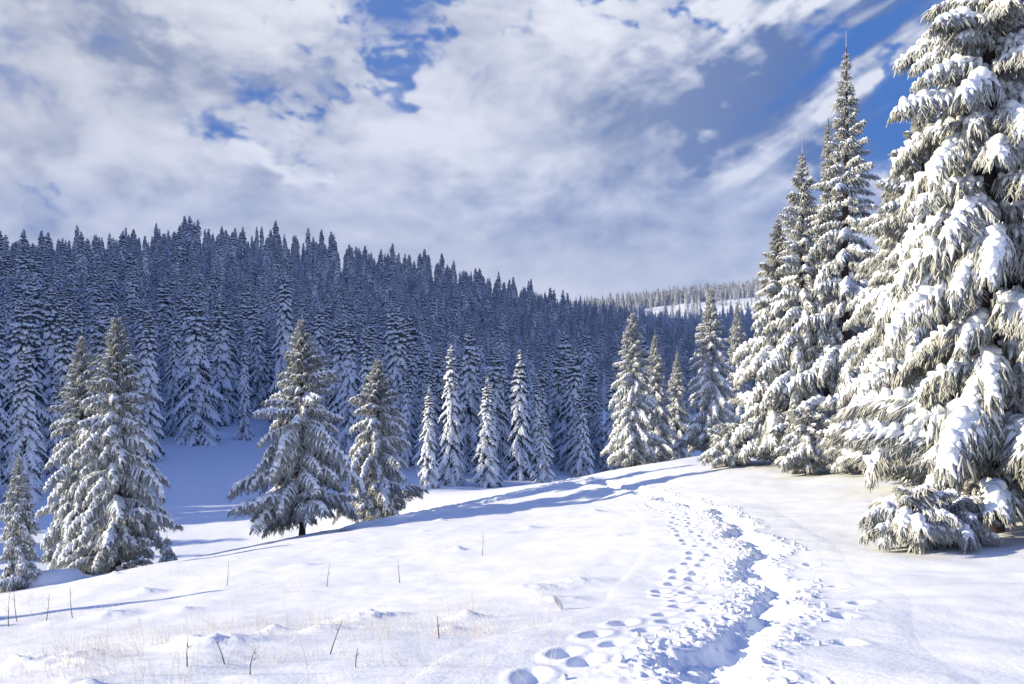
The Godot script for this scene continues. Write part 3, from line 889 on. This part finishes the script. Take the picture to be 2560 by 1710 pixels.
func make_forest() -> void:
	rng.seed = 9
	# trees along the forest's foot, each placed by hand: x, distance, height, width, label
	var rows := [
		[-37.3, 95.0, 17.5, 1.15, "broad dark blue spruce at the far corner of the shaded valley meadow"],
		[-33.6, 101.0, 13.4, 0.8, "slim blue spruce standing last at the far corner of the shaded meadow"],
		[-37.3, 66.0, 9.0, 0.9, "slender blue spruce at the meadow's left edge behind the small left tree"],
		[-36.4, 60.0, 11.4, 1.0, "blue spruce at the photo's left edge, foot of the shaded forest"],
		[-36.2, 80.0, 15.0, 1.0, "blue spruce behind the tall left pair, at the meadow's rim"],
		[-6.4, 62.0, 7.9, 1.1, "short full spruce right beside the dense central spruce, on the forest's foot"],
		[-5.0, 66.0, 11.6, 1.05, "taller spruce over the short full one, left of the dark trunk gap"],
		[-2.0, 65.5, 9.0, 1.35, "broad layered spruce at the forest's foot right of the dark trunk gap"],
		[2.55, 66.0, 6.4, 1.2, "small sunlit spruce standing forward at the forest's foot"],
		[0.7, 72.0, 11.8, 1.0, "spruce behind and left of the small sunlit one"],
		[-4.0, 76.0, 14.0, 0.95, "tall pointed spruce in the second rank above the central meadow"],
		[-11.9, 84.0, 16.0, 0.95, "tall spruce rising behind the dense central spruce"],
		[-17.7, 88.0, 15.4, 0.95, "tall spruce showing between the tops of the central pair"],
		[-14.4, 80.0, 13.8, 0.9, "narrow spruce just behind the tops of the central pair"],
		[-31.6, 112.0, 22.5, 0.95, "largest dark spruce on the shaded hillside above the meadow"],
		[6.3, 80.0, 12.4, 1.0, "dark blue spruce at the mouth of the ravine left of the crest spruces"],
	]
	var taken: Array[Vector2] = []
	for r in rows:
		far_tree("forest_spruce", r[4], r[0], -r[1], r[2], rng.randi() % 8, rng.randf() * TAU, r[3], "spruces along the foot of the shaded forest")
		taken.append(Vector2(r[0], r[1]))
	# the wooded hill
	var spots := []
	var d := 56.0
	while d < 800.0:
		var gap := 4.9 if d < 150.0 else (4.6 if d < 320.0 else 4.9)
		var kx := -0.95
		while kx < 0.85:
			kx += gap / d
			var dd := d + rng.randf_range(-0.45, 0.45) * gap
			var x := (kx + rng.randf_range(-0.42, 0.42) * gap / d) * dd
			var k := x / dd
			if dd < meadow_edge(k) + 2.0 + 3.0 * n_soft.get_noise_1d(k * 60.0): continue
			if k > 0.62 and dd < 120.0: continue
			if k > 0.12 and k < 0.5 and dd < 190.0: continue
			if k > -0.12 - n_soft.get_noise_1d(dd) * 0.1 and k <= 0.12 and dd < 175.0: continue   # the ravine behind the crest
			if k < -0.8 and dd > 250.0: continue
			# a felled slope on the far hill, only a few trees left on it
			if dd > 455.0 + 500.0 * maxf(0.0, 0.24 - k) and dd < 690.0 and k > 0.15 and k < 0.36 and rng.randf() < 0.94: continue
			if dd > 470.0 and k < 0.05: continue
			var close := false
			for t in taken:
				if t.distance_squared_to(Vector2(x, dd)) < 7.0: close = true
			if close: continue
			spots.append([x, dd, k])
		d += gap * 0.92
	for k in 120:   # the near rank that closes the forest's foot beyond the slope
		var kk := rng.randf_range(-0.16, 0.17)
		var dd := meadow_edge(kk) + rng.randf_range(3.0, 22.0)
		var p := Vector2(kk * dd, dd)
		var close := false
		for t in taken:
			if t.distance_squared_to(p) < 6.0: close = true
		if close: continue
		taken.append(p)
		spots.append([p.x, dd, kk])
	for k in 150:   # unseen trees added on the shading ridge, to break its shadow over the meadow
		var x := rng.randf_range(-175.0, -46.0)
		var dd := rng.randf_range(34.0, 70.0)
		if x > -0.7 * dd - 12.0: continue
		spots.append([x, dd, -2.0])
	spots.sort_custom(func(a, b): return a[1] < b[1])
	var shown := 0
	var stand := []
	for v in 16: stand.append([])
	for sp in spots:
		var x: float = sp[0]
		var dd: float = sp[1]
		var h := rng.randf_range(8.0, 14.5) + (3.5 if rng.randf() < 0.2 else 0.0)
		if dd < 170.0: h = rng.randf_range(9.0, 16.0) + (3.0 if rng.randf() < 0.2 else 0.0)
		if dd < 90.0 and sp[2] > -0.12: h = rng.randf_range(8.0, 12.5)
		if rng.randf() < 0.10: h *= 0.6
		if dd > 430.0: h *= 0.95
		var turn := rng.randf() * TAU
		var wide := rng.randf_range(0.85, 1.3)
		if absf(sp[2]) < 0.66 and shown < 284:
			shown += 1
			far_tree("forest_spruce", forest_label(sp[2], dd, h, wide), x, -dd, h, rng.randi() % 8, turn, wide, "spruces of the shaded hillside forest")
		else:
			var s := h / 18.0
			var v := rng.randi() % 8 if dd < 350.0 else (8 + rng.randi() % 5 if dd < 450.0 else 13 + rng.randi() % 3)
			stand[v].append(Transform3D(Basis(Vector3.UP, turn).scaled(Vector3(s * wide, s, s * wide)), Vector3(x, ground(x, -dd) - 0.1, -dd)))
	print("forest trees ", spots.size())
	var root := Node3D.new()
	root.name = "forest"
	add_child(root)
	tag(root, "dense snowy spruce forest covering the shaded hill and the hills beyond", "forest", "", "stuff")
	for v in 16:
		if stand[v].size(): scatter("stand_of_trees", crown_mesh[v] if v < 8 else far_crown_mesh[v - 8], stand[v], root)

func make_ruts() -> void:
	# two wheel ruts that follow the brow of the slope
	var cols := 44
	var n := rut_pts.size()
	var rows := n * 4
	var at := func(c: int, r: int) -> Vector3:
		var f := float(r) / (rows - 1) * (n - 1.001)
		var k := int(f)
		var p := rut_pts[k].lerp(rut_pts[k + 1], f - k)
		var ab := (rut_pts[k + 1] - rut_pts[k]).normalized()
		var v := -1.4 + 2.8 * c / (cols - 1.0)
		var q := p + Vector2(-ab.y, ab.x) * v
		var side := smoothstep(0.0, 0.3, 1.4 - absf(v)) * smoothstep(0.0, 3.0, minf(f, n - 1.0 - f))
		var w := v + 0.05 * n_rough.get_noise_2d(q.x * 0.5, q.y * 0.5)
		var y := -0.26 * (exp(-pow((w + 0.62) / 0.17, 4.0)) + exp(-pow((w - 0.62) / 0.17, 4.0)))
		y += 0.10 * (exp(-pow((w + 0.95) / 0.16, 2.0)) + exp(-pow((w - 0.95) / 0.16, 2.0))) + 0.05 * n_rough.get_noise_2d(q.x, q.y)
		return Vector3(q.x, ground(q.x, q.y) + snow_relief(q.x, q.y) + lerpf(-0.06, 0.02, smoothstep(0.0, 0.45, minf(1.4 - absf(v), minf(f, n - 1.0 - f)))) + y * side, q.y)
	var o := obj("track", grid_mesh(cols, rows, at, M.ground), self)
	tag(o, "snowed-over pair of wheel ruts along the brow of the slope", "track", "", "structure")

func on_snow(x: float, z: float) -> Vector3:
	return Vector3(x, ground(x, z) + snow_relief(x, z), z)

func stem(b: Buf, from: Vector3, to: Vector3, bend: Vector3, r: float, bot: Color, top: Color, sides := 4) -> void:
	var pts := PackedVector3Array()
	var rad := PackedFloat32Array()
	for k in 5:
		var t := k / 4.0
		pts.append(from.lerp(to, t) + bend * (t * (1.0 - t) * 4.0))
		rad.append(r * (1.0 - 0.75 * t))
	tube(b, pts, rad, sides, 1.0, bot, top, -0.2, 0.6)

func make_small_things() -> void:
	rng.seed = 412
	make_ruts()
	var off := "spruces whose shadows cross the slope from the left"
	far_tree("spruce_tree", "spruce further left on the slope that throws its long shadow into view", -20.5, -14.4, 7.4, 1, 0.4, 1.1, off)
	far_tree("spruce_tree", "shorter spruce further left on the slope, nearer the standpoint", -17.5, -12.6, 4.8, 3, 2.0, 1.1, off)
	# crumbs and clods thrown out of the trench
	var clods := Node3D.new()
	clods.name = "snow_clods"
	add_child(clods)
	tag(clods, "loose clods and crumbs of snow thrown up beside the trodden path", "snow clods", "", "stuff")
	for v in 3:
		var xfs := []
		for k in 200:
			var s := 1.0 + 24.0 * pow(rng.randf(), 1.6)
			var side := -1.0 if rng.randf() < 0.6 else 1.0
			var off_c := 0.10 * sin(s * 1.9) + 0.06 * sin(s * 4.3 + 1.0)
			var vv := off_c + side * (0.16 + absf(rng.randfn(0.0, 0.22)))
			var p := path_spot(s, vv)
			var r := 0.007 + 0.030 * pow(rng.randf(), 4.0)
			var y := ground(p.x, p.y) + snow_relief(p.x, p.y) + 0.008 + path_delta(s, vv, p.x, p.y)
			xfs.append(Transform3D(Basis(Vector3(rng.randf(), rng.randf(), rng.randf()).normalized(), rng.randf() * TAU).scaled(Vector3.ONE * r), Vector3(p.x, y + r * 0.3, p.y)))
		scatter("clods", lump(v, 1.0, 0.8, 0.9), xfs, clods)
	# dry frosted grass
	var grass := Node3D.new()
	grass.name = "dry_grass"
	add_child(grass)
	tag(grass, "pale frosted blades of dry grass poking through the snow on the left", "grass", "", "stuff")
	var patches := []
	for k in 60:
		var d := 4.4 * pow(4.5, rng.randf())
		patches.append([rng.randf_range(-0.66, 0.02) * d, -d, rng.randf_range(0.3, 1.3)])
	patches += [[-1.0, -6.2, 0.5], [-0.5, -6.6, 0.5], [-2.9, -5.4, 0.6], [-0.7, -9.5, 0.9], [0.2, -10.4, 0.9], [-3.0, -9.0, 0.8], [-1.6, -5.3, 0.5], [0.5, -13.0, 0.6]]
	var sets := [[], [], []]
	for k in 1300:
		var p: Array = patches[rng.randi() % patches.size()]
		var x: float = p[0] + rng.randfn(0.0, p[2] * 0.55)
		var z: float = p[1] + rng.randfn(0.0, p[2] * 0.4)
		if rng.randf() < 0.18:
			var d := 4.2 * pow(8.0, rng.randf())
			x = rng.randf_range(-0.66, 0.12) * d
			z = -d
		if absf(path_coord(x, z).y) < 0.75 or z > -3.6: continue
		var s := rng.randf_range(0.35, 1.15)
		sets[rng.randi() % 3].append(Transform3D(Basis(Vector3.UP, rng.randf() * TAU).scaled(Vector3(s, s * rng.randf_range(0.6, 1.1), s)), on_snow(x, z) - Vector3(0, 0.01, 0)))
	for v in 3:
		var b := Buf.new()
		for k in [3, 4, 6][v]:
			var c := Color(0.52, 0.43, 0.34).lerp(Color(0.84, 0.82, 0.80), pow(rng.randf(), 0.6))
			var o := Vector3(rng.randfn(0, 0.05), 0, rng.randfn(0, 0.05))
			var l := rng.randf_range(0.10, 0.32)
			var dir := Vector3(rng.randfn(0.25, 0.45), 1.0, rng.randfn(0, 0.4)).normalized()
			stem(b, o, o + dir * l, Vector3(-dir.x, 0, -dir.z) * l * 0.12, 0.0017, c, c.lerp(Color(0.85, 0.85, 0.86), 0.5), 3)
		scatter("grass_tufts", mesh_of([b], [M.straw]), sets[v], grass)
	# dry stalks that show one by one
	var stalks := [
		[-2.08, -5.16, 0.20, 0.00, "straight dark stalk standing alone near the bottom edge"],
		[-1.86, -5.22, 0.17, -0.07, "dark stalk leaning left, second from the left along the bottom"],
		[-1.57, -4.84, 0.16, 0.03, "thick frosted seed stalk nearest the bottom edge"],
		[-1.27, -5.55, 0.24, 0.10, "reddish stalk leaning right with a small side twig"],
		[-0.96, -4.95, 0.12, 0.01, "short thin stalk right of the leaning reddish one"],
		[-0.54, -6.02, 0.17, -0.02, "dark stalk among the tall pale grass blades"],
		[-8.0, -12.78, 0.55, 0.02, "tall stalk standing in the shadow at the left edge"],
		[-8.18, -13.3, 0.5, -0.06, "stalk leaning left in the shadow, behind the tall one"],
		[-7.63, -13.16, 0.45, 0.06, "crooked stalk in the shadow, right of the tall one"],
		[-7.1, -13.0, 0.5, -0.04, "rightmost of the stalks in the left shadow"],
		[-5.6, -15.8, 0.5, 0.03, "lone stalk on the open snow below the tall left pair"],
		[-1.9, -13.6, 0.4, -0.03, "slim stalk below the dense central spruce"],
		[-3.2, -13.9, 0.42, 0.05, "stalk with a bent head below the spreading central spruce"],
		[-0.6, -16.0, 0.5, 0.02, "upright stalk on the slope right of the central pair"],
	]
	for q in stalks:
		var b := Buf.new()
		var h: float = q[2]
		var lean: float = q[3]
		var col := Color(0.09, 0.045, 0.035) if q[1] > -7.0 else Color(0.20, 0.15, 0.12)
		stem(b, Vector3(0, -0.05, 0), Vector3(lean, h, 0.0), Vector3(rng.randf_range(-0.02, 0.02), 0, 0), 0.006 if q[1] > -7.0 else 0.009, col, col.lerp(Color(0.8, 0.8, 0.8), 0.35), 5)
		for k in 2:
			var f := rng.randf_range(0.35, 0.8)
			var base := Vector3(lean * f, h * f, 0)
			stem(b, base, base + Vector3(rng.randf_range(-0.06, 0.06), 0.05, rng.randf_range(-0.04, 0.04)) * (h * 3.0), Vector3.ZERO, 0.003, col, col.lerp(Color(0.8, 0.8, 0.8), 0.5), 4)
		var o := thing("dry_stalk", q[4], "plant", on_snow(q[0], q[1]), 0.0, "dry stalks standing out of the snow")
		obj("stem", mesh_of([b], [M.straw]), o)
	# a frosted stub lying out of the snow
	var st := Buf.new()
	tube(st, PackedVector3Array([Vector3(-0.01, -0.04, 0), Vector3(-0.02, 0.04, 0), Vector3(-0.06, 0.10, 0.01), Vector3(-0.085, 0.14, 0.01)]), PackedFloat32Array([0.022, 0.025, 0.024, 0.012]), 7, 1.0, Color(0.10, 0.06, 0.05), Color(0.82, 0.83, 0.85), -0.5, 0.1, 0.2)
	var stub := thing("wood_stub", "frosted stub of wood leaning out of the snow, left of the footprints", "wood", on_snow(0.53, -8.42))
	obj("stump_end", mesh_of([st], [M.straw]), stub)
	# boulder under snow
	var bo := thing("boulder", "rounded boulder under snow between the young spruce and the tall left pair", "boulder", on_snow(-13.6, -23.9) + Vector3(0, -0.05, 0))
	obj("snow_cover", lump(9, 0.75, 0.62, 0.35), bo, Transform3D(Basis().scaled(Vector3(1.35, 0.9, 1.0)), Vector3(0, 0.05, 0)))
	# bare red-brown sapling and dead twigs under the biggest spruce
	var rb := Buf.new()
	stem(rb, Vector3(0, -0.1, 0), Vector3(0.06, 0.75, 0), Vector3(-0.05, 0, 0), 0.016, Color(0.22, 0.075, 0.04), Color(0.30, 0.12, 0.07), 6)
	for k in 26:
		var f := rng.randf_range(0.15, 0.95)
		var base := Vector3(0.06 * f, 0.75 * f, 0)
		var e := base + Vector3(rng.randf_range(-0.15, 0.5), rng.randf_range(-0.28, 0.16), rng.randf_range(-0.3, 0.3))
		stem(rb, base, e, Vector3(0, 0.04, 0), 0.005, Color(0.20, 0.08, 0.05), Color(0.55, 0.48, 0.45), 4)
	var sapling := thing("bare_sapling", "bare reddish broken sapling standing under the biggest spruce", "sapling", on_snow(6.55, -11.75))
	obj("branches", mesh_of([rb], [M.bark]), sapling)
